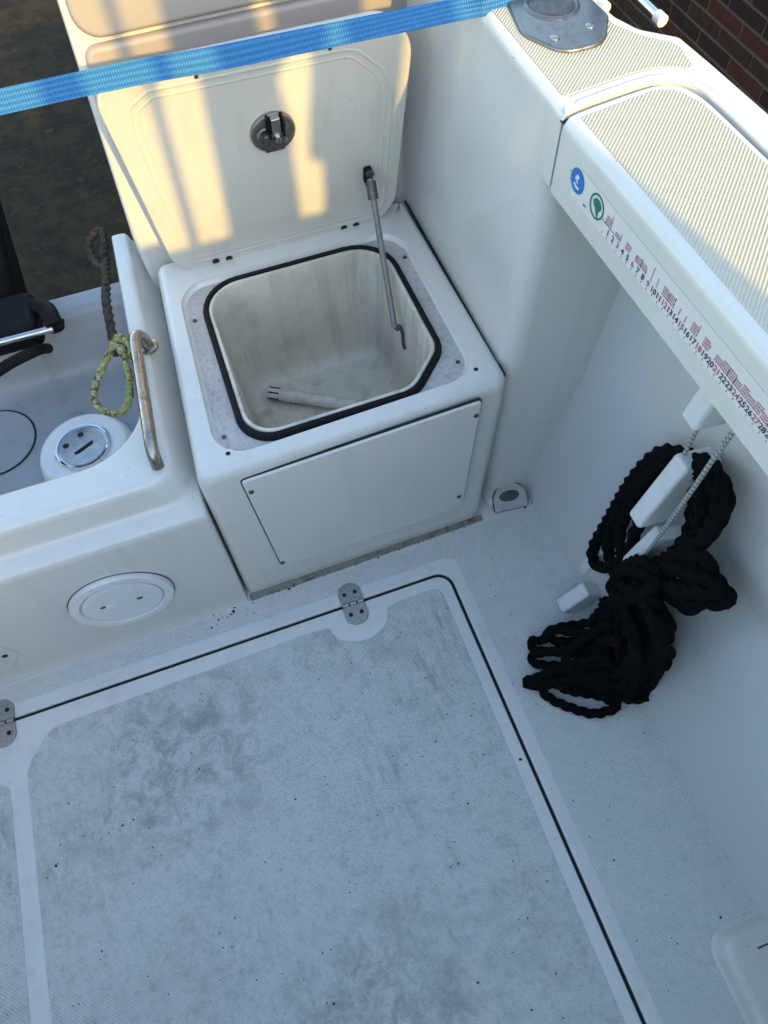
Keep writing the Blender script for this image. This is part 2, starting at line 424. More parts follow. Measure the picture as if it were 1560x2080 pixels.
mk('seam_shade', [drift(*p, .8315) for ab in gp for p in ab], [(2*i, 2*i+1, 2*i+3, 2*i+2) for i in range(len(gp)-1)], M_GAP, boat, smooth=False)  # black strip under the seam, painted in to deepen its shade
# raised double lip round the cover seam
lipc = [(.152, .1205), (.20, .1280), (.242, .1325), (.263, .1315), (.283, .1230), (.295, .1045), (.3005, .082), (.303, .06)]
def lip(dx, w_, h, pts, name):
    path = smooth_path([(a, b+dx, .839) for a, b in pts], .004)
    V, F = tube_data(path, lambda t: w_*(1 if .06 < t < .9 else max(.25, min(t/.06, (1-t)/.1))), 10)
    V = [drift(v[0], v[1], .839+(v[2]-.839)*h) for v in V]
    mk(name, V, F, M_GEL, boat)
lip(.0, .0050, .8, lipc, 'seam_lip')
lip(.0, .0042, .7, [(.152, .1325), (.20, .1390), (.245, .1440), (.268, .1430), (.288, .1360), (.305, .125), (.312, .1235), (.317, .131)], 'seam_lip')
# nonskid on both deck pieces
nsa = rpoly([(.152, .64, 0), (.152, .1385, .003), (.20, .1450, 0), (.245, .150, .02), (.270, .149, .02), (.292, .141, .01), (.308, .131, .004), (.316, .180, .02), (.290, .208, .05),
             (.269, .245, .05), (.266, .31, .05), (.267, .64, 0)], 4)
slab('nonskid_deck', nsa, .8385, .8412, M_NSG, boat, T=drift, edge=.001, n=2)
nsb = rpoly([(.1535, .100, .004), (.250, .1135, .02), (.270, .1065, .02), (.2825, .075, .03), (.2835, .04, .0), (.2835, -.93, 0), (.1535, -.93, 0)], 5)
slab('nonskid_deck', nsb, .837, .8397, M_NSG, boat, T=drift, edge=.001, n=2)
# port gunwale, for completeness
slab('gunwale', rpoly([(-1.20, .66, .01), (-1.395, .66, .02), (-1.395, -.94, .01), (-1.20, -.94, .01)], 4), .75, .84, M_GEL, boat, edge=.011)

# transom moulding: base face, ledge, riser, rim and inner drop to the well
def tm(xc, yc, r, z, yend=.70):
    sl_ = .05 if z < .36 else .035
    pts = [(-1.36, yc)]
    c = (xc-r, yc+r)
    for k in range(11):
        t = -math.pi/2 + math.pi/2*k/10
        pts.append((c[0]+r*math.cos(t), c[1]+r*math.sin(t)))
    pts += [(xc+sl_*(.42-.12), .42), (xc+sl_*(yend-.12), yend)]
    return [(a + (sl_*max(0, b-.12) if 0 < i < 12 else 0), b, z) for i, (a, b) in enumerate(pts)]
TM = [tm(-.3915, .074, .004, .0012), tm(-.3915, .080, .004, .008), tm(-.3915, .0835, .004, .03), tm(-.388, .086, .005, .16), tm(-.385, .0845, .008, .318), tm(-.386, .086, .012, .329), tm(-.387, .091, .018, .336),
      tm(-.388, .109, .030, .3405), tm(-.390, .117, .038, .344), tm(-.395, .1205, .042, .352), tm(-.407, .123, .045, .384), tm(-.410, .126, .046, .394), tm(-.414, .132, .05, .3995),
      tm(-.421, .140, .055, .401), tm(-.435, .184, .11, .401), tm(-.4385, .1895, .11, .399), tm(-.441, .194, .11, .392), tm(-.446, .205, .10, .30), tm(-.455, .222, .09, .20), tm(-.47, .245, .08, .162), tm(-.50, .28, .07, .152)]
loft('transom_moulding', TM, M_GEL, boat, closed=False, angle=50)
# end of the rim
loft('splash_well', [[(x, y, z) for x in (-1.36, -.40)] for y, z in ((.2, .151), (.60, .149), (.622, .153), (.636, .165), (.645, .185), (.672, .262), (.678, .272), (.690, .277), (.722, .277), (.732, .27), (.735, .2), (.74, -.45))],
     M_WELL, boat, closed=False)
# bulkhead slab behind the box with two vinyl pads
def bk(y, d):
    return [(x, y, z) for x, z in rpoly([(-.374+d, .30, 0), (-.374+d, .46, 0), (-.340+d, .90-d, .02), (.16, .90-d, .004), (.16, .30, 0)], 5)]
loft('bulkhead', [bk(.665, 0), bk(.612, 0), bk(.606, .002), bk(.602, .006), bk(.60, .012)], M_GEL, boat, cap0=True, cap1=True)
TB = lambda u, v, w_: (u, .600-w_, v)
slab('bulkhead_pad', rpoly([(-.338, .780, .035), (.150, .780, .035), (.150, .892, .01), (-.330, .892, .01)], 8), -.002, .016, M_PAD, boat, T=TB, edge=.008, n=4)
slab('bulkhead_pad', rpoly([(-.341, .556, .055), (.1505, .556, .05), (.1505, .771, .012), (-.338, .771, .02)], 8), -.002, .013, M_PAD, boat, T=TB, edge=.008, n=4)

# moulded step at the foot of the cabin, bottom right of the sole
def st(d, z): return [(x, y, z) for x, y in rpoly([(.150-d, -.722+d, .035), (.30, -.722+d, .004), (.30, -1.0, 0), (.150-d, -1.0, 0)], 8)]
loft('moulded_step', [st(.012, .0012), st(.006, .004), st(.002, .014), st(0, .020), st(-.004, .025), st(-.014, .027)], M_GEL, boat, cap1=True)
box('step_slot', (.285, -.750, .0268), (.17, .0024, .002), M_DKM, boat, bevel=0)

# outer hull, keel and transom skin
secs = []
for y, hw, kz in ((.74, .80, -.45), (0, .855, -.50), (-1.2, .87, -.52), (-2.2, .78, -.48), (-3.0, .5, -.3), (-3.55, .06, .2)):
    secs.append([(-.53-hw, y, .80), (-.53-hw*.97, y, .35), (-.53-hw*.86, y, -.12), (-.53-hw*.5, y, (kz-.12)/2-.03), (-.53, y, kz), (-.53+hw*.5, y, (kz-.12)/2-.03), (-.53+hw*.86, y, -.12), (-.53+hw*.97, y, .35), (-.53+hw, y, .80)])
loft('hull', secs, M_HUL, boat, closed=False)
mk('foredeck', [(-1.36, -1.0, .80), (.30, -1.0, .80), (.24, -2.2, .84), (-.03, -3.0, .85), (-.5, -3.5, .82), (-.56, -3.5, .82), (-1.03, -3.0, .85), (-1.30, -2.2, .84)],
   [tuple(range(8))], M_GEL, boat)

# added cabin bulkhead, unseen: panel, pillars, top rail shaped to cut sun into patches
cabin = thing('shade_bulkhead', (-.53, -.96, 0), 'unseen added cabin bulkhead with pillars shaped to cut sun into patches', 'bulkhead')
ZS = .3246; SILL = .853+ZS; TOPR = 1.30+ZS
box('panel', (-.15, -.975, SILL/2), (.90, .03, SILL-.004), M_GEL, cabin, bevel=.004)
box('sun_leak_plug', (.3225, -.957, .415), (.045, .03, .83), M_GEL, cabin, bevel=.003)  # plug added to stop sun leaking past the panel
def pil(x0, x1): box('pillar', ((x0+x1)/2, -.965, (SILL+TOPR)/2), (x1-x0, .03, TOPR-SILL), M_GEL, cabin, bevel=.003)
pil(-.60, -.245); pil(-.187, -.143); pil(-.0605, -.0465); pil(.197, .297)
TC = lambda u, v, w_: (u, -.965+w_, v+ZS)
slab('sun_cut_left', [(.010, .853), (.134, .853), (.127, .96), (.126, 1.03), (.112, 1.085), (.122, 1.11), (.140, 1.14), (.133, 1.30), (.010, 1.30)], -.012, .012, M_GEL, cabin, T=TC)  # outline made up to shape the left edge of the narrow sun patch
slab('sun_cut_right', [(.180, .853), (.198, .853), (.198, 1.30), (.163, 1.30), (.163, 1.10), (.156, 1.0), (.156, .968), (.178, .950)], -.012, .012, M_GEL, cabin, T=TC)  # outline made up for the right edge of that sun patch
box('top_rail', (-.15, -.965, TOPR+.015), (.92, .035, .028), M_GEL, cabin, bevel=.004)

# trailer under the hull
trl = thing('boat_trailer', (-.53, -.6, -1.0), 'galvanised boat trailer with two wheels under the hull', 'trailer')
for x in (-.95, -.11): box('frame_beam', (x, -1.2, -.62), (.08, 4.6, .08), M_GAL, trl)
for y in (.2, -1.0, -2.4): box('cross_beam', (-.53, y, -.62), (.78, .06, .06), M_GAL, trl)
for x in (-1.2, .14):
    T = frame((x, -.6, -.70), (0, 1, 0), (0, 0, 1))
    wh = lathe('wheel', [(.12, -.07), (.27, -.08), (.30, -.05), (.30, .05), (.27, .08), (.12, .07)], M_RUB, trl, T=T)
    lathe('rim', [(.13, -.05), (.14, .05), (.05, .06)], M_GAL, wh, T=T)
tube('axle', [(-1.2, -.6, -.70), (.14, -.6, -.70)], .03, M_GAL, trl, raw=True)

# ---------------------------------------------------------------- floor hatch
hatch = thing('floor_hatch', (-.4, -.4, 0), 'large grey textured floor hatch with black gap around it', 'hatch')
hp = rpoly([(-1.4, -.003, 0), (-.003, -.003, .028), (-.003, -.93, 0), (-1.4, -.93, 0)], 8)
slab('hatch_panel', hp, -.022, 0.0, M_SOLE, hatch, edge=.003)
HX = -.199
f1 = [(-.842, -.92), (-.842, -.105), (-.832, -.085), (-.805, -.052), (-.79, -.042), (-.77, -.0385)]
f1 += [(HX-.058-.03, -.0295), (HX-.058-.012, -.031)] + [(HX + .058*math.cos(t), -.034 + .045*math.sin(t)) for t in [math.pi + math.pi*k/14 for k in range(15)]] + [(HX+.058+.012, -.029), (HX+.058+.03, -.027)]
f1 += [(-.045, -.026), (-.032, -.029), (-.027, -.04), (-.026, -.06), (-.028, -.92)]
slab('nonskid_panel', f1, .0003, .0016, M_NSF, hatch, edge=.0009, n=2)
slab('nonskid_panel', rpoly([(-1.39, -.92, 0), (-.873, -.92, .002), (-.873, -.12, .02), (-.90, -.10, .02), (-1.39, -.10, 0)], 4), .0003, .0016, M_NSF, hatch, edge=.0009, n=2)
def hinge(x, y):
    leaf = rpoly([(-.0225, .003, .002), (.0225, .003, .002), (.0235, .044, .021), (-.0235, .044, .021)], 8)
    Ta = lambda u, v, w_: (x+u, y+v, w_+.001); Tb = lambda u, v, w_: (x-u, y-v, w_+.001)
    h = slab('hinge', leaf, 0, .003, M_SSD, hatch, T=Ta, edge=.001)
    l = slab('hinge_leaf', leaf, 0, .003, M_SSD, h, T=Tb, edge=.001)
    for a, b in ((-.021, -.009), (-.006, .006), (.009, .021)):
        tube('knuckle', [(x+a, y, .0035), (x+b, y, .0035)], .0042, M_SSD, h, raw=True)
    for T in (Ta, Tb):
        for u in (-.011, .011):
            lathe('screw', [(.0042, .003), (.004, .0042), (.002, .0036)], M_GAP, h, T=lambda a, b, c, T=T, u=u: T(a+u, b+.022, c), n=12)
hinge(HX, -.001); hinge(-.876, -.001)

# ---------------------------------------------------------------- storage box with tub, seal, lid
sbox = thing('storage_box', (-.13, .33, 0), 'open white storage box with black rubber seal and dirty tub inside', 'storage box')
Z = .420
body = [(-.389, .086, -.112), (.107, .094, .098)]
def bb(f, d, z, r=.022):
    # f: 0 at the floor, 1 at the top
    L = lambda a, b: a + (b-a)*f
    return [(x, y, z) for x, y in inset(rpoly([(L(-.389, -.380), L(.084, .091), .018), (L(.096, .1145), L(.0895, .0992), .022), (L(.110, .1315), L(.103, .1155), .022), (L(.112, .124), .575, .012), (L(-.368, -.354), .575, .02)], 8), d)]
recO = [(-.341, .118, .045), (.056, .1305, .045), (.088, .160, .045), (.0865, .500, .055), (-.327, .500, .05)]
recI = [(-.338, .121, .045), (.0545, .1335, .045), (.085, .1615, .045), (.083, .497, .055), (-.324, .497, .05)]
sealO = [(-.298, .1270, .058), (-.014, .1300, .058), (.058, .2030, .052), (.054, .4890, .080), (-.298, .4890, .074)]
sealI = [(-.285, .140, .050), (-.0195, .1430, .050), (.0445, .2075, .046), (.0415, .4755, .068), (-.286, .4755, .064)]
def lp(pts, z, n=8): return [(x, y, z) for x, y in rpoly(pts, n)]
ZR = Z-.010
loft('box_body', [bb(0, .004, .002), bb(0, .001, .01), bb(.08, 0, .035), bb(.93, 0, Z-.022), bb(.97, .003, Z-.010), bb(1, .008, Z-.0035), bb(1, .016, Z),
                  lp([(a, b, r+.006) for a, b, r in recO], Z), lp(recO, Z-.001), lp(recI, Z-.008), [(x, y, ZR) for x, y in inset(rpoly(recI, 8), .004)]], M_GEL, sbox, angle=50)
loft('recess_flange', [[(x, y, ZR+.0002) for x, y in inset(rpoly(recI, 8), .003)], lp(sealO, ZR+.0004), lp(sealI, ZR+.0004)], M_REC, sbox)
def off(pts, d): return [(a, b) for a, b in inset(rpoly(pts, 8), d)]
sL = [off(sealO, 0), off(sealO, .0005), off(sealO, .003), off(sealO, .0080), off(sealO, .0105), off(sealO, .0115)]
sz = [0, .006, .0105, .0115, .0095, 0]
loft('rubber_seal', [[(x, y, ZR+.0003+z) for x, y in l] for l, z in zip(sL, sz)], M_RUB, sbox)
# tub: cream rim, walls, bottom
def tl(d, z, dy=0): return [(x, y+dy, z) for x, y in off(sealI, d)]
loft('tub', [tl(-.0035, ZR+.001), tl(-.0028, ZR+.007), tl(0, ZR+.0098), tl(.004, ZR+.009), tl(.006, ZR+.003), tl(.008, ZR-.03), tl(.012, .24), tl(.016, .195), tl(.026, .176), tl(.042, .168)], M_TUB, sbox, cap1=True, angle=60)
# front panel with bevelled edge and a dark shadow gap
fy = lambda z: .084 + .0075*z/.42
TF = lambda u, v, w_: (u, fy(v)-w_, v)
fp = [(-.318, .391, .006), (.0745, .408, .006), (.0685, .118, .03), (.052, .090, .012), (-.303, .084, .01), (-.312, .10, .02)]
fp = [(-.318, .391, .006), (-.3055, .0835, .016), (.060, .0865, .03), (.0755, .408, .006)]
slab('gap_shadow', inset(rpoly(fp, 8), -.0018), -.003, .0012, M_GAP, sbox, T=TF)
pan = slab('front_panel', rpoly(fp, 8), -.002, .0055, M_GEL, sbox, T=TF, edge=.003)
def screw(x, z): lathe('screw', [(.0042, .0), (.004, .0022), (.0016, .0012)], M_DKM, pan, T=lambda a, b, c: TF(x+a, z+b, .0052+c), n=12)
for x, z in ((-.309, .361), (.0665, .377), (.050, .136), (-.302, .106)): screw(x, z)
# screw holes / screws on the top
for x, y, z in ((.073, .430, ZR), (.069, .172, ZR), (-.322, .163, ZR), (-.314, .418, ZR)):
    lathe('screw', [(.0038, 0), (.0036, .002), (.001, .001)], M_DKM, sbox, T=lambda a, b, c: (x+a, y+b, z+.0004+c), n=12)
for x, y in ((.086, .140), (-.323, .124)):
    h = lathe('boss', [(.009, -.001), (.0085, .002), (.0045, .0025)], M_GEL, sbox, T=lambda a, b, c: (x+a*1.2, y+b, Z-.002+c), n=20)
    lathe('hole', [(.0038, 0), (.0034, .0006)], M_GAP, h, T=lambda a, b, c: (x+a, y+b, Z+.0007+c), n=14)

m = Mat('sealant', (.24, .22, .18), .7); m.mix(m.ramp(m.noise(60, 5, .7), .45, .7, 0, .9), (.07, .06, .05)); M_SLT = m.m
mk('gap_shade', [(.1305, .120, .402), (.1345, .128, .402), (.134, .585, .402), (.1275, .585, .402)], [(0, 1, 2, 3)], M_GAP, sbox, smooth=False)  # black strip standing in for shade in the gap beside the block
mk('base_sealant', [(-.386, .0735, .0022), (.112, .0805, .0022), (.112, .0935, .0055), (-.386, .0855, .0055)], [(0, 1, 2, 3)], M_SLT, sbox, smooth=False)
# lid leaning on its stay
th = R(-12); LP = Vector((0, .53, .43)); lv = Vector((0, math.sin(th), math.cos(th))); ln = Vector((0, -math.cos(th), math.sin(th)))
def TL(u, v, w_): return tuple(LP + Vector((u, 0, 0)) + lv*v + ln*w_)
lo = [(-.319, -.021, .062), (.090, -.026, .075), (.102, .370, .062), (-.341, .376, .045)]
lp2 = rpoly(lo, 10)
L = [[TL(x, y, -.030) for x, y in inset(lp2, .010)], [TL(x, y, -.026) for x, y in inset(lp2, .003)], [TL(x, y, -.020) for x, y in lp2], [TL(x, y, -.004) for x, y in lp2]]
L += [[TL(x, y, -.001) for x, y in inset(lp2, .0015)], [TL(x, y, 0) for x, y in inset(lp2, .004)]]
lid = loft('lid', L, M_LID, sbox, cap0=True, cap1=True, angle=50)
oc = [(-.285, .005), (.045, .001), (.068, .03), (.073, .26), (.055, .30), (.018, .337), (.0, .342), (-.27, .348), (-.30, .33), (-.305, .30), (-.292, .03)]
oc = rpoly([(a, b, .012) for a, b in oc], 3)
def ridge(pts, wd, h, name):
    a, b, c = inset(pts, -wd), pts, inset(pts, wd)
    loft(name, [[TL(x, y, -.0004) for x, y in a], [TL(x, y, h) for x, y in inset(pts, -wd*.35)], [TL(x, y, h) for x, y in inset(pts, wd*.35)], [TL(x, y, -.0004) for x, y in c]], M_LID, lid, angle=70)
ridge(oc, .0035, .0010, 'moulded_ridge'); ridge(inset(oc, .011), .003, .0007, 'moulded_ridge')
for x, y in ((-.248, -.0105), (-.224, -.0125), (-.008, -.0135), (.015, -.0145)):
    lathe('hole', [(.0064, 0), (.006, .0006)], M_GAP, lid, T=lambda a, b, c: TL(x+a, y+.005+b*1.15, c+.0004), n=16)
for x, y in ((-.204, .353), (-.021, .349)):
    lathe('screw', [(.003, 0), (.0028, .0012)], M_DKM, lid, T=lambda a, b, c: TL(x+a, y+b, c+.0001), n=12)
m = Mat('latch_steel', (.30, .29, .275), .35, .9)
m.mix(m.ramp(m.noise(90, 5, .7), .45, .72, 0, .7), (.14, .13, .12)); M_LAT = m.m
# latch back plate
lx, ly = -.114, .240
TLt = lambda a, b, c: TL(lx+a, ly+b, c)
la = lathe('latch', [(.034, 0), (.034, .004), (.0325, .006), (.029, .0065), (.028, .0055)], M_LAT, lid, T=TLt, n=40)
box('latch_case', (-.002, -.008, .011), (.030, .030, .010), M_DKM, la, T=TLt)
box('cam_arm', (.003, .020, .013), (.014, .030, .010), M_SS, la, T=TLt)
for s in (-1, 1): box('latch_cheek', (.003+s*.0105, .018, .011), (.004, .032, .014), M_ENG, la, T=TLt, bevel=.001)
lathe('latch_bolt', [(.006, 0), (.006, .006), (.004, .007)], M_SS, la, T=lambda a, b, c: TLt(a+.003, b+.002, c+.016), n=6)
for a0, b0 in ((.021, .009), (.017, -.016), (-.022, .004)):
    lathe('latch_screw', [(.004, 0), (.0035, .002)], M_SS, la, T=lambda a, b, c: TLt(a+a0, b+b0, c+.006), n=12)
tube('latch_spring', [TLt(*p) for p in ((-.025, .002, .009), (-.019, .013, .010), (-.012, .016, .011))], .0016, M_SS, la, step=.003, n=8)
# stay: bracket on the lid, rod, hook plate in the tub
sx, sy = .034, .118
br = box('stay_bracket', (sx, sy-.006, .008), (.014, .030, .016), M_ENG, lid, T=TL, bevel=.003)
lathe('stay_pin', [(.007, 0), (.007, .004), (.004, .005)], M_DKM, br, T=lambda a, b, c: TL(sx+a, sy+.008+b, c+.016), n=14)
p0 = Vector(TL(sx, sy-.002, .018)); p1 = Vector((.017, .333, .352))
stay = tube('stay_rod', [p0, p1], .0052, M_STR, sbox, raw=True)
d = (p1-p0).normalized()
tube('stay_clamp', [p0+d*.004, p0+d*.032], .0088, M_DKM, stay, raw=True)
hp_ = [p1, p1+d*.006+Vector((.004, -.002, .002)), Vector((.026, .334, .352)), Vector((.030, .330, .335)), Vector((.0285, .322, .316)), Vector((.030, .318, .306))]
tube('stay_hook', hp_, .0032, M_DKM, stay, step=.004, n=8)

# white overflow tube lying in the tub
pv = thing('overflow_pipe', (-.15, .36, .17), 'white plastic pipe lying on the dirty bottom of the tub', 'pipe')
a = Vector((-.227, .412, .184)); b = Vector((-.02, .285, .184)); dd = (b-a).normalized()
T = frame(a, (0, 0, 1), Vector((0, 0, 1)).cross(dd))
if T(0, 0, 1) and (Vector(T(0, 0, 1))-a).dot(dd) < 0: T = frame(a, Vector((0, 0, 1)).cross(dd), (0, 0, 1))
Lh = (b-a).length
lathe('pipe_tube', [(.010, 0), (.0125, 0), (.0125, Lh), (.010, Lh), (.010, .02)], M_PVC, pv, T=T, cap0=False, cap1=False, n=20)
for k in range(6):
    t = 2*math.pi*k/6
    box('pipe_slot', (.0126*math.cos(t), .0126*math.sin(t), .014), (.0022, .0022, .022), M_GAP, pv, T=T, bevel=0)

# ---------------------------------------------------------------- fittings
# grab handle on the rim
hd = thing('grab_handle', (-.42, .27, .40), 'bent stainless steel grab handle on the transom rim', 'handle')
tube('handle_tube', [(-.401, .398, .404), (-.4025, .400, .420), (-.409, .397, .433), (-.415, .38, .437), (-.419, .30, .438), (-.425, .20, .437), (-.4275, .172, .434), (-.429, .157, .424), (-.430, .151, .405)], .0098, M_HND, hd, step=.004, n=16)
lathe('handle_flange', [(.017, .0), (.016, .004), (.010, .006)], M_HND, hd, T=lambda a, b, c: (-.401+a, .398+b, .401+c), n=20)
# round inspection plate in the base face
TI = lambda u, v, w_: (-.584+u, .0855+.002*0-w_, .158+v)
ipg = None
ip = thing('inspection_plate', (-.584, .085, .158), 'round white plastic inspection plate in the transom base', 'inspection plate')
ring('rim_shadow', circle(.0898, 56), circle(.086, 56), -.002, .0012, M_DKM, ip, T=TI)
lathe('plate_rim', [(.088, -.003), (.088, .007), (.0855, .010), (.0725, .0105), (.070, .008), (.0685, .004)], M_PW, ip, T=TI, n=56)
lathe('plate_disc', [(.067, .003), (.067, .0085), (.0655, .0095), (.052, .0095), (.050, .0082), (.036, .0082), (.034, .0078)], M_PW, ip, T=TI, n=56)
for u, v in ((-.034, .004), (.028, -.004)):
    lathe('finger_hole', [(.0062, 0), (.005, .0008)], M_DKM, ip, T=lambda a, b, c: TI(u+a, v+b*.7, .0077+c), n=14)
    box('finger_rib', (u+.012, v-.002, .0082), (.014, .003, .003), M_PW, ip, T=TI, bevel=.001)
# access cover at the left edge
ac = thing('access_cover', (-.99, .085, .09), 'corner of a white screwed access cover at the left edge', 'cover')
TA = lambda u, v, w_: (u, .0855-w_, v)
slab('cover_plate', rpoly([(-1.12, .030, .01), (-.835, .030, .025), (-.798, .085, .02), (-.812, .145, .025), (-1.12, .150, .01)], 6), -.002, .005, M_GEL, ac, T=TA, edge=.003)
lathe('screw', [(.005, 0), (.0045, .002)], M_GAP, ac, T=lambda a, b, c: TA(-.817+a, .099+b, .0048+c), n=12)
# fuel filler on its pod in the well
pod = thing('filler_cap', (-.59, .40, .15), 'steel filler cap on a rounded white pod in the transom well', 'filler cap')
TP = lambda a, b, c: (-.590+a, .390+b, c)
lathe('pod', [(.098, .150), (.094, .170), (.088, .196), (.082, .207), (.074, .211)], M_PW, pod, T=TP, n=40)
lathe('cap_ring', [(.053, .2105), (.053, .215), (.050, .218), (.046, .217), (.045, .214)], M_CHR, pod, T=TP, n=40)
lathe('cap_disc', [(.044, .2115), (.043, .216), (.020, .2165), (.018, .2155)], M_SS, pod, T=TP, n=40)
T2 = lambda a, b, c: TP(.9*a-.43*b, .43*a+.9*b, c)
box('cap_slot', (0, -.006, .2168), (.040, .005, .0016), M_GAP, pod, T=T2, bevel=0)
lathe('cap_hole', [(.006, 0), (.005, .001)], M_GAP, pod, T=lambda a, b, c: T2(.012+a, .024+b, .2165+c), n=12)
lathe('cap_hole', [(.006, 0), (.005, .001)], M_GAP, pod, T=lambda a, b, c: T2(-.022+a, .022+b, .2165+c), n=12)
# round plate in the well floor
wp = thing('well_plate', (-.775, .515, .15), 'round grey plate ring in the transom well floor at left', 'plate')
TW = lambda a, b, c: (-.775+a, .515+b, .1505+c)
ring('ring_gap', circle(.082, 48), circle(.079, 48), 0, .0012, M_GAP, wp, T=TW)
lathe('plate', [(.079, 0), (.078, .002), (.066, .002), (.064, .001), (.05, .001)], M_WELL, wp, T=TW, n=48)
# scupper at the foot of the quarter block
sd = thing('scupper', (.178, .10, 0), 'small white scupper fitting with dark oval opening in the sole corner', 'drain')
TS = frame((.178, .083, .003), (1, -.10, 0), (.08, .80, .60))
D = rpoly([(-.036, 0, .004), (.036, 0, .004), (.036, .040, .022), (.012, .056, .03), (-.020, .056, .03), (-.036, .030, .022)], 5)
m = Mat('scupper_plastic', (.46, .45, .47), .45); m.mix(m.ramp(m.noise(50, 4), .45, .7, 0, .6), (.34, .33, .33)); M_SCP = m.m
slab('scupper_gasket', inset(D, -.0008), -.004, .001, M_GAP, sd, T=TS)
slab('scupper_plate', D, -.002, .004, M_SCP, sd, T=TS, edge=.003)
ring('scupper_lip', circle(.0265, 28, -.002, .030, .0165), circle(.0215, 28, -.002, .030, .0115), .003, .0062, M_SCP, sd, T=TS)
lathe('scupper_hole', [(1, 0), (.95, .0006)], M_DKM, sd, T=lambda a, b, c: TS(-.002+a*.0215, .030+b*.0115, .0042+c), n=24)
# steel deck fitting on the gunwale
cl = thing('deck_fitting', (.215, .28, .84), 'stainless steel deck fitting with round cup on the gunwale', 'deck fitting')
TCl = lambda a, b, c: (a, b, .8412+c)
slab('base_plate', rpoly([(.186, .40, .01), (.160, .262, .035), (.186, .208, .030), (.240, .208, .034), (.270, .258, .024), (.264, .40, .01)], 9), 0, .004, M_FIT, cl, T=TCl, edge=.0025)
cup = lathe('cup', [(.034, .003), (.034, .0042), (.032, .0058), (.029, .006), (.0275, .0045)], M_FIT, cl, T=lambda a, b, c: TCl(.218+a, .306+b*1.1, c), n=36)
lathe('cup_cap', [(.027, .003), (.027, .005), (.025, .0062), (.018, .0064)], M_DKM, cup, T=lambda a, b, c: TCl(.218+a, .306+b*1.1, c), n=36)
for x, y in ((.190, .238), (.238, .245)):
    lathe('screw', [(.006, .003), (.0055, .005), (.003, .006)], M_SS, cl, T=lambda a, b, c: TCl(x+a, y+b, c), n=14)
# tube ends outboard
tg = thing('trailer_guide', (.56, .7, -.4), 'chrome tube with white end cap outboard of the gunwale notch', 'tube')
tube('guide_tube', [(.572, .552, .65), (.572, .95, .65), (.572, 1.02, .63), (.572, 1.05, .56), (.572, 1.05, -.6)], .0085, M_CHR, tg, step=.03, n=16)
tube('end_cap', [(.572, .540, .65), (.572, .558, .65)], .0098, M_PW, tg, raw=True, n=16)
tg2 = thing('trailer_guide', (.50, .8, -.4), 'white capped tube end half hidden at the top of the gunwale notch', 'tube')
tube('guide_tube', [(.505, .626, .65), (.505, 1.0, .65), (.505, 1.1, .60), (.505, 1.1, -.6)], .0085, M_CHR, tg2, step=.03, n=16)
tube('end_cap', [(.505, .612, .65), (.505, .630, .65)], .0098, M_PW, tg2, raw=True, n=16)

# ---------------------------------------------------------------- ruler sticker on the side deck cover
rs = thing('ruler_sticker', (.14, -.2, .79), 'printed fish ruler sticker with blue and green round badges on the side deck', 'sticker')
def TR(s_, z, w_=0):           # s_ runs forward (towards -y)
    y = .1-s_; p = drift(.138, y, z); return (p[0]-.0004-w_, p[1], z)
mk('sticker_film', [TR(.035, .774), TR(.035, .812), TR(.9, .812), TR(.9, .774)], [(0, 1, 2, 3)], M_FLM, rs, smooth=False)
def quads(name, rects, mat, w_=.0004):
    V = []; F = []
    for s0, z0, s1, z1 in rects:
        n = len(V); V += [TR(s0, z0, w_), TR(s1, z0, w_), TR(s1, z1, w_), TR(s0, z1, w_)]; F.append((n, n+1, n+2, n+3))
    return mk(name, V, F, mat, rs, smooth=False)
lathe('blue_badge', [(.0138, 0), (.0136, .0003)], M_BLU, rs, T=lambda a, b, c: TR(.042+a, .7965+b, .0003+c), n=32)
slab('badge_swoosh', [(-.006, -.006), (.001, -.0088), (.006, -.0075), (.0055, -.005), (.001, -.0055), (-.004, -.003)], .0007, .0009, M_PW, rs, T=lambda a, b, c: TR(.042+a, .7965+b, c))
slab('badge_swoosh', [(-.004, .004), (-.001, .0075), (.003, .006), (.002, .002), (-.002, .001), (.003, -.001), (.001, -.0025), (-.005, .001)], .0007, .0009, M_FLM, rs, T=lambda a, b, c: TR(.042+a, .7965+b, c))
ring('green_badge', circle(.0138, 32), circle(.0118, 32), .0003, .0007, M_GRN, rs, T=lambda a, b, c: TR(.085+a, .795+b, c))
slab('badge_fish', [(-.0085, .003), (-.004, .008), (.003, .0085), (.008, .004), (.0075, -.001), (.004, -.004), (.005, -.0105), (.001, -.008), (-.002, -.003), (-.006, -.001)], .0003, .0007, M_GRN, rs, T=lambda a, b, c: TR(.085+a, .795+b, c))
ticks = []; reds = []; lines = []
for k in range(0, 80):
    s0 = .104 + .01*k
    ticks.append((s0-.0003, .7755, s0+.0003, .7785 + (.001 if k % 5 == 0 else 0)))
rr = random.Random(3)
for k in range(0, 76):
    s0 = .106+.01*k
    if rr.random() < .35 + .35*min(1, k/20):
        for r_ in range(rr.randint(2, 4)):
            z0 = .7895 + .0029*r_
            p = s0
            while p < s0+.0085:
                l = rr.uniform(.0008, .0022); reds.append((p, z0, p+l, z0+.0017)); p += l+.0006
    if rr.random() < .45: lines.append((s0-.0004, .789, s0+.0003, .789+rr.uniform(.006, .017)))
lines += [(.024, .798, .028, .7988), (.027, .790, .030, .7908), (.061, .780, .066, .782), (.098, .7895, .135, .7900)]
for o in (quads('tick_mark', ticks, M_INK), quads('fish_caption', reds, M_RED), quads('rule_line', lines, M_INK)): o['kind'] = 'stuff'
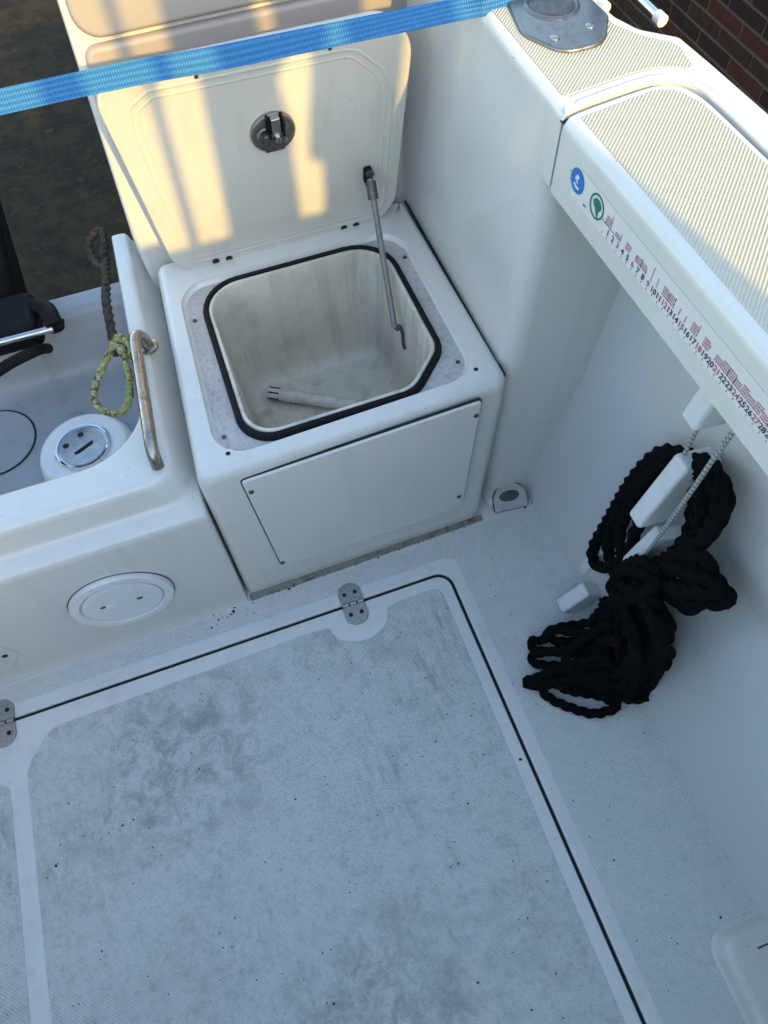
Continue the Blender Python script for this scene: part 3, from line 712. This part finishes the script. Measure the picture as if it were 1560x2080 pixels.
for k in range(1, 58):
    fc = bpy.data.curves.new('numeral', 'FONT'); fc.body = str(k); fc.size = .0096; fc.align_x = 'CENTER'; fc.resolution_u = 2
    fc.materials.append(M_RED if k % 3 == 0 else M_INK); fc.offset = .0002
    to = bpy.data.objects.new('numeral', fc); me = bpy.data.meshes.new_from_object(to); bpy.data.objects.remove(to); bpy.data.curves.remove(fc)
    o = bpy.data.objects.new('numeral', me); COL.objects.link(o); o.parent = rs
    o.matrix_parent_inverse = Matrix.Translation(Vector(rs['_at'])).inverted()
    p = Vector(TR(.104+.01*k, .7802, .0005))
    o.matrix_world = Matrix(((0, 0, -1, p.x), (-1, 0, 0, p.y), (0, 1, 0, p.z), (0, 0, 0, 1)))
    o.matrix_basis = o.matrix_world.copy()

# ---------------------------------------------------------------- blue tie-down strap across the stern
def strap():
    A = Vector((-1.42, .345, .853)); B = Vector((-.424, .34, .8575)); C_ = Vector((.112, .335, .8475)); D_ = Vector((.150, .335, .846)); E = Vector((.290, .335, .8445)); G = Vector((.315, .40, .80)); H = Vector((.36, 1.1, -.6))
    pts = smooth_path([A, B, Vector((-.16, .339, .8515)), C_, D_, E, G, H], .01)
    wv = Vector((0, .56, .83)); th_ = Vector((0, -.0008, .0006))
    V = []; F = []
    for n_, p in enumerate(pts):
        a_ = .10*math.sin(p.x*7.0)+.06*math.sin(p.x*17+1); wv = Vector((0, .56*math.cos(a_)+.83*math.sin(a_), .83*math.cos(a_)-.56*math.sin(a_)))
        for q_ in (wv*.0118+th_, wv*.0118-th_, -wv*.0118-th_, -wv*.0118+th_): V.append(tuple(p+q_))
    for i in range(len(pts)-1):
        for j in range(4): F.append((i*4+j, i*4+(j+1) % 4, i*4+4+(j+1) % 4, i*4+4+j))
    return mk('tie_down_strap', V, F, M_STP, angle=60)
tag(strap(), 'bright blue webbing tie down strap stretched across the stern', 'strap')

# ---------------------------------------------------------------- ropes
def rope_obj(name, paths, r, mat, twist, amp=.2, n=15, step=.0045):
    V = []; F = []
    for i, p in enumerate(paths):
        ri = r[i] if isinstance(r, list) else r
        tube_data(smooth_path(p, step), ri, n, V, F, twist=twist*(.0094/ri if isinstance(r, list) else 1), lobes=3, amp=amp)
    return mk(name, V, F, mat, angle=180)
ROPE = [[(0.235,-0.185,0.223),(0.235,-0.133,0.118),(0.24,-0.102,0.124),(0.25,-0.09,0.221),(0.26,-0.095,0.349),(0.27,-0.11,0.432),(0.272,-0.148,0.481)],[(0.23,-0.204,0.248),(0.235,-0.146,0.184),(0.245,-0.111,0.216),(0.255,-0.104,0.306),(0.265,-0.112,0.407),(0.272,-0.144,0.468)],[(0.225,-0.209,0.242),(0.235,-0.16,0.23),(0.245,-0.128,0.255),(0.255,-0.118,0.344),(0.265,-0.125,0.432),(0.27,-0.151,0.473)],[(0.235,-0.207,0.241),(0.24,-0.17,0.264),(0.25,-0.148,0.286),(0.26,-0.14,0.362),(0.268,-0.141,0.442)],[(0.265,-0.145,0.474),(0.262,-0.178,0.517),(0.262,-0.209,0.521),(0.262,-0.235,0.5),(0.255,-0.25,0.451),(0.245,-0.246,0.398),(0.235,-0.231,0.318)],[(0.262,-0.157,0.474),(0.256,-0.189,0.518),(0.256,-0.213,0.513),(0.256,-0.235,0.485),(0.25,-0.246,0.433),(0.24,-0.238,0.362),(0.23,-0.219,0.278)],[(0.268,-0.165,0.465),(0.262,-0.187,0.494),(0.262,-0.208,0.47),(0.256,-0.227,0.438),(0.25,-0.232,0.376),(0.24,-0.222,0.295)],[(0.27,-0.182,0.457),(0.265,-0.204,0.435),(0.26,-0.222,0.397),(0.25,-0.227,0.351),(0.24,-0.22,0.272)],[(0.225,-0.215,0.245),(0.235,-0.234,0.359),(0.245,-0.269,0.42),(0.25,-0.295,0.406),(0.25,-0.327,0.408),(0.245,-0.333,0.397),(0.24,-0.314,0.365),(0.23,-0.277,0.348),(0.22,-0.234,0.282)],[(0.23,-0.221,0.246),(0.24,-0.251,0.363),(0.245,-0.28,0.394),(0.25,-0.309,0.394),(0.245,-0.313,0.373),(0.235,-0.308,0.327),(0.225,-0.277,0.316),(0.215,-0.235,0.269)],[(0.222,-0.231,0.254),(0.23,-0.257,0.358),(0.235,-0.284,0.385),(0.235,-0.305,0.381),(0.23,-0.307,0.352),(0.22,-0.264,0.329)],[(0.22,-0.218,0.284),(0.225,-0.243,0.35),(0.232,-0.275,0.386),(0.238,-0.3,0.409),(0.24,-0.321,0.412),(0.225,-0.295,0.374),(0.215,-0.25,0.32)],[(0.215,-0.213,0.268),(0.205,-0.212,0.172),(0.195,-0.215,0.083),(0.195,-0.245,0.045),(0.205,-0.26,0.02),(0.217,-0.247,0.04),(0.21,-0.234,0.199),(0.22,-0.223,0.275)],[(0.215,-0.22,0.272),(0.205,-0.224,0.188),(0.19,-0.254,0.115),(0.199,-0.279,0.053),(0.213,-0.292,0.02),(0.225,-0.279,0.04),(0.21,-0.246,0.214),(0.22,-0.223,0.275)],[(0.215,-0.227,0.275),(0.205,-0.235,0.201),(0.185,-0.284,0.15),(0.205,-0.303,0.061),(0.222,-0.315,0.02),(0.234,-0.302,0.04),(0.21,-0.257,0.227),(0.22,-0.223,0.275)],[(0.215,-0.213,0.268),(0.205,-0.238,0.232),(0.185,-0.306,0.178),(0.224,-0.319,0.045),(0.235,-0.334,0.02),(0.246,-0.32,0.04),(0.21,-0.258,0.256),(0.22,-0.223,0.275)],[(0.215,-0.22,0.272),(0.205,-0.248,0.243),(0.19,-0.319,0.196),(0.235,-0.33,0.053),(0.249,-0.344,0.02),(0.26,-0.33,0.04),(0.21,-0.268,0.266),(0.22,-0.223,0.275)],[(0.215,-0.227,0.275),(0.205,-0.257,0.253),(0.195,-0.326,0.223),(0.25,-0.333,0.061),(0.268,-0.346,0.02),(0.278,-0.332,0.04),(0.21,-0.277,0.275),(0.22,-0.223,0.275)],[(0.215,-0.213,0.268),(0.205,-0.258,0.279),(0.205,-0.319,0.254),(0.284,-0.317,0.045),(0.295,-0.332,0.02),(0.306,-0.318,0.04),(0.21,-0.277,0.3),(0.22,-0.223,0.275)],[(0.215,-0.22,0.272),(0.205,-0.264,0.281),(0.215,-0.305,0.273),(0.302,-0.297,0.053),(0.318,-0.311,0.02),(0.329,-0.297,0.04),(0.21,-0.283,0.302),(0.22,-0.223,0.275)],[(0.215,-0.227,0.275),(0.205,-0.224,0.173),(0.21,-0.196,0.12),(0.219,-0.22,0.061),(0.236,-0.231,0.02),(0.248,-0.217,0.04),(0.21,-0.246,0.2),(0.22,-0.223,0.275)],[(0.215,-0.213,0.268),(0.205,-0.255,0.271),(0.225,-0.279,0.239),(0.299,-0.273,0.045),(0.311,-0.289,0.02),(0.322,-0.275,0.04),(0.21,-0.274,0.293),(0.22,-0.223,0.275)],[(0.205,-0.233,0.291),(0.195,-0.283,0.298),(0.19,-0.329,0.296),(0.218,-0.318,0.05),(0.204,-0.327,0.02),(0.193,-0.311,0.035),(0.17,-0.313,0.248),(0.19,-0.249,0.241),(0.21,-0.223,0.265)],[(0.205,-0.233,0.291),(0.199,-0.281,0.29),(0.19,-0.327,0.29),(0.227,-0.335,0.05),(0.214,-0.345,0.02),(0.203,-0.329,0.035),(0.17,-0.313,0.248),(0.19,-0.249,0.241),(0.21,-0.223,0.265)],[(0.205,-0.233,0.291),(0.195,-0.283,0.298),(0.19,-0.328,0.294),(0.241,-0.345,0.05),(0.228,-0.355,0.02),(0.217,-0.338,0.035),(0.17,-0.313,0.248),(0.19,-0.249,0.241),(0.21,-0.223,0.265)],[(0.205,-0.233,0.291),(0.199,-0.281,0.29),(0.19,-0.326,0.288),(0.26,-0.343,0.05),(0.247,-0.353,0.02),(0.236,-0.336,0.035),(0.17,-0.313,0.248),(0.19,-0.249,0.241),(0.21,-0.223,0.265)],[(0.205,-0.233,0.291),(0.195,-0.283,0.298),(0.19,-0.328,0.293),(0.279,-0.335,0.05),(0.266,-0.345,0.02),(0.255,-0.329,0.035),(0.17,-0.313,0.248),(0.19,-0.249,0.241),(0.21,-0.223,0.265)],[(0.205,-0.233,0.291),(0.199,-0.281,0.29),(0.19,-0.326,0.287),(0.303,-0.32,0.05),(0.29,-0.33,0.02),(0.278,-0.313,0.035),(0.17,-0.313,0.248),(0.19,-0.249,0.241),(0.21,-0.223,0.265)],[(0.205,-0.231,0.161),(0.194,-0.206,0.05),(0.141,-0.19,0.03),(0.123,-0.194,0.02),(0.141,-0.214,0.02),(0.186,-0.235,0.04),(0.17,-0.289,0.205)],[(0.217,-0.245,0.09),(0.169,-0.221,0.06),(0.13,-0.196,0.045),(0.112,-0.204,0.03),(0.09,-0.196,0.015),(0.089,-0.211,0.015),(0.129,-0.235,0.03),(0.187,-0.275,0.07)],[(0.2,-0.264,0.08),(0.143,-0.239,0.045),(0.09,-0.219,0.015),(0.075,-0.225,0.012),(0.096,-0.245,0.02),(0.161,-0.278,0.05),(0.199,-0.302,0.08)],[(0.195,-0.291,0.08),(0.136,-0.272,0.045),(0.085,-0.263,0.03),(0.053,-0.26,0.014),(0.056,-0.269,0.014),(0.093,-0.28,0.028),(0.151,-0.298,0.05),(0.202,-0.318,0.07)],[(0.189,-0.281,0.085),(0.144,-0.27,0.06),(0.102,-0.265,0.042),(0.061,-0.264,0.028),(0.062,-0.273,0.026),(0.111,-0.285,0.04),(0.172,-0.309,0.06)],[(0.198,-0.314,0.06),(0.135,-0.301,0.03),(0.08,-0.278,0.02),(0.073,-0.287,0.012),(0.088,-0.316,0.012),(0.135,-0.348,0.012),(0.173,-0.358,0.012),(0.184,-0.349,0.014),(0.158,-0.327,0.02),(0.117,-0.308,0.03),(0.091,-0.288,0.04)],[(0.211,-0.303,0.07),(0.153,-0.294,0.05),(0.103,-0.286,0.035),(0.108,-0.299,0.025),(0.153,-0.326,0.022),(0.19,-0.344,0.03),(0.213,-0.347,0.045)],[(0.199,-0.334,0.035),(0.204,-0.351,0.018),(0.221,-0.358,0.014),(0.241,-0.355,0.018),(0.229,-0.338,0.04)],[(0.204,-0.263,0.1),(0.163,-0.266,0.07),(0.137,-0.288,0.05),(0.146,-0.312,0.04),(0.191,-0.335,0.045),(0.234,-0.336,0.06)],[(0.205,-0.233,0.12),(0.159,-0.236,0.07),(0.124,-0.255,0.05),(0.13,-0.284,0.045),(0.177,-0.322,0.05),(0.223,-0.34,0.055),(0.262,-0.325,0.08)],[(0.215,-0.191,0.25),(0.205,-0.218,0.332),(0.21,-0.246,0.342),(0.2,-0.256,0.318),(0.195,-0.233,0.269),(0.205,-0.199,0.238),(0.215,-0.197,0.268)],[(0.215,-0.186,0.212),(0.2,-0.221,0.315),(0.2,-0.256,0.344),(0.195,-0.261,0.3),(0.19,-0.232,0.243),(0.205,-0.195,0.198),(0.22,-0.196,0.238)]]

paths = []
rr = random.Random(11)
for s_ in ROPE:
    paths.append([tuple(c + rr.uniform(-.0025, .0025) for c in p) for p in s_])
paths = [[(x, y, max(z, .011)) for x, y, z in p] for p in paths]
tag(rope_obj('black_rope', paths, [.0098]*8 + [.0090]*4 + [.0080]*(len(paths)-15) + [.0088]*3, M_BRP, 2*math.pi/.024/1.0), 'tangled black mooring rope heaped in the corner of the sole', 'rope')
o = rope_obj('brown_rope', [[(-.447, .705, .352), (-.449, .65, .366), (-.4515, .60, .378), (-.455, .55, .388), (-.457, .49, .388), (-.459, .45, .383), (-.461, .43, .37)],
                            [(-.449, .66, .362), (-.462, .685, .356), (-.472, .725, .350), (-.471, .771, .348), (-.452, .80, .346), (-.442, .79, .348), (-.444, .74, .352), (-.449, .70, .356)]], .0075, M_BNR, 2*math.pi/.02)
tag(o, 'dirty brown rope with a small loop along the well edge', 'rope')
o = rope_obj('yellow_rope', [[(-0.428, 0.3756, 0.415), (-0.4305, 0.393, 0.43), (-0.4431, 0.4014, 0.43), (-0.4583, 0.3893, 0.425), (-0.4828, 0.3745, 0.405), (-0.5055, 0.3563, 0.385), (-0.509, 0.3309, 0.375), (-0.4901, 0.3022, 0.38), (-0.4663, 0.2852, 0.395), (-0.448, 0.2917, 0.412), (-0.4403, 0.3269, 0.415), (-0.4401, 0.361, 0.42), (-0.4416, 0.3806, 0.432), (-0.4521, 0.3957, 0.43)],
                              [(-0.4547, 0.4084, 0.418), (-0.4402, 0.4095, 0.43), (-0.4279, 0.3928, 0.435), (-0.4237, 0.3759, 0.432), (-0.4321, 0.3744, 0.418), (-0.445, 0.3939, 0.41)]], .0056, M_YLR, 2*math.pi/.016)
tag(o, 'yellow green rope loop knotted to the grab handle', 'rope')

# ---------------------------------------------------------------- rope ladder hanging under the side deck
ld = thing('rope_ladder', (.26, -.18, .1), 'white plastic rope ladder with thin cords hanging beside black rope', 'rope ladder')
def rung(c, s, ry_=0, rx_=0, rz_=0):
    mt = Matrix.Rotation(R(rz_), 3, 'Z') @ Matrix.Rotation(R(ry_), 3, 'Y') @ Matrix.Rotation(R(rx_), 3, 'X')
    T = lambda a, b, d_: tuple(Vector(c) + mt @ Vector((a, b, d_)))
    return box('rung', (0, 0, 0), s, M_PW, ld, T=T, bevel=.006, seg=3)
rung((.252, -.168, .435), (.062, .030, .150), ry_=10)
rung((.238, -.172, .672), (.066, .030, .115), ry_=6)
rung((.256, -.196, .300), (.060, .026, .110), ry_=12, rz_=-10)
rung((.262, -.103, .075), (.045, .026, .100), ry_=8)
rung((.205, -.152, .036), (.050, .030, .070), ry_=40)
tube('cord', [(.215, -.222, .75), (.22, -.2145, .627), (.223, -.212, .52), (.226, -.208, .40), (.228, -.203, .27), (.225, -.20, .22)], .0032, M_CRD, ld, n=8)
tube('cord', [(.232, -.166, .64), (.240, -.160, .58), (.246, -.158, .52), (.248, -.16, .49)], .0028, M_CRD, ld, n=8)
tube('cord', [(.20, -.228, .75), (.212, -.2215, .66), (.2225, -.2135, .58)], .0022, M_CRD, ld, n=8)

# ---------------------------------------------------------------- outboard motor behind the well
mo = thing('outboard_motor', (-.80, .70, .28), 'black outboard motor bracket and leg at the left edge of the well', 'outboard motor')
mk('engine_leg', [(-.668, .74, .20), (-1.0, .74, .20), (-1.0, 1.0, .10), (-.695, .98, .06), (-.602, .86, .46), (-1.0, .86, .56), (-1.0, 1.05, .56), (-.61, 1.0, .44)],
   [(0, 1, 5, 4), (1, 2, 6, 5), (2, 3, 7, 6), (3, 0, 4, 7), (4, 5, 6, 7), (3, 2, 1, 0)], M_ENG, mo, bevel=.02, seg=3)
box('clamp_bracket', (-.665, .632, .322), (.14, .11, .055), M_ENG, mo, bevel=.018, seg=3)
tube('tilt_arm', [(-.605, .655, .33), (-.575, .62, .345), (-.566, .585, .352), (-.562, .562, .348)], .0165, M_ENG, mo, n=14)
tube('steering_tube', [(-.80, .564, .35), (-.566, .560, .35)], .0065, M_SS, mo, raw=True, n=14)
tube('grease_nipple', [(-.560, .563, .350), (-.549, .560, .352), (-.546, .570, .356)], .004, M_ENG, mo, step=.003, n=8)
tube('steering_cable', [(-.80, .50, .33), (-.70, .502, .335), (-.65, .515, .34), (-.62, .53, .335), (-.605, .55, .32), (-.60, .58, .29)], .010, M_ENG, mo, n=10)

# ---------------------------------------------------------------- dirt on the sole
def specks():
    V = []; F = []; rr = random.Random(5)
    spots = [(-.424, .064, .0055), (-.430, .061, .004), (-.438, .057, .004), (-.447, .060, .003), (-.456, .058, .004), (-.472, .047, .005), (-.462, .050, .003), (-.308, .073, .004),
             (.179, -.70, .0045), (.253, -.662, .0035), (.262, -.668, .002), (.131, -.433, .002), (-.429, -.606, .004), (-.694, -.248, .004), (-.70, -.255, .003), (-.59, -.192, .003),
             (-.551, -.202, .003), (-.426, -.538, .003), (-.014, -.378, .004), (-.105, -.601, .003), (-.096, -.682, .003), (-.192, -.493, .003), (.213, .088, .005), (.225, .083, .004), (.237, .09, .005), (.219, .094, .003), (.206, .078, .003)]
    for k in range(150): spots.append((rr.uniform(-.83, -.04), rr.uniform(-.85, -.05), abs(rr.gauss(.0009, .0009))+.0005))
    for k in range(60): spots.append((rr.uniform(.03, .25), rr.uniform(-.75, .06), abs(rr.gauss(.0008, .0007))+.0004))
    for k in range(40): spots.append((rr.uniform(-.60, -.38), rr.uniform(.04, .075), abs(rr.gauss(.0009, .0008))+.0004))
    for k in range(40): spots.append((rr.uniform(-.37, .09), rr.uniform(.074, .08), abs(rr.gauss(.0012, .001))+.0004))
    for x, y, r_ in spots:
        n = len(V); m_ = 7; z = .0020 if y < .062 else .0018
        for i in range(m_):
            t = 2*math.pi*i/m_; q_ = r_*rr.uniform(.5, 1.2); V.append((x+q_*math.cos(t), y+q_*.8*math.sin(t), z-.0012))
        V.append((x, y, z+r_*.35))
        for i in range(m_): F.append((n+i, n+(i+1) % m_, n+m_))
    o = mk('dirt_specks', V, F, M_DIRT); o['kind'] = 'stuff'; o['label'] = 'dark grit specks scattered on the cockpit sole'
specks()

for o in sc.objects:
    if '_at' in o.keys(): del o['_at']
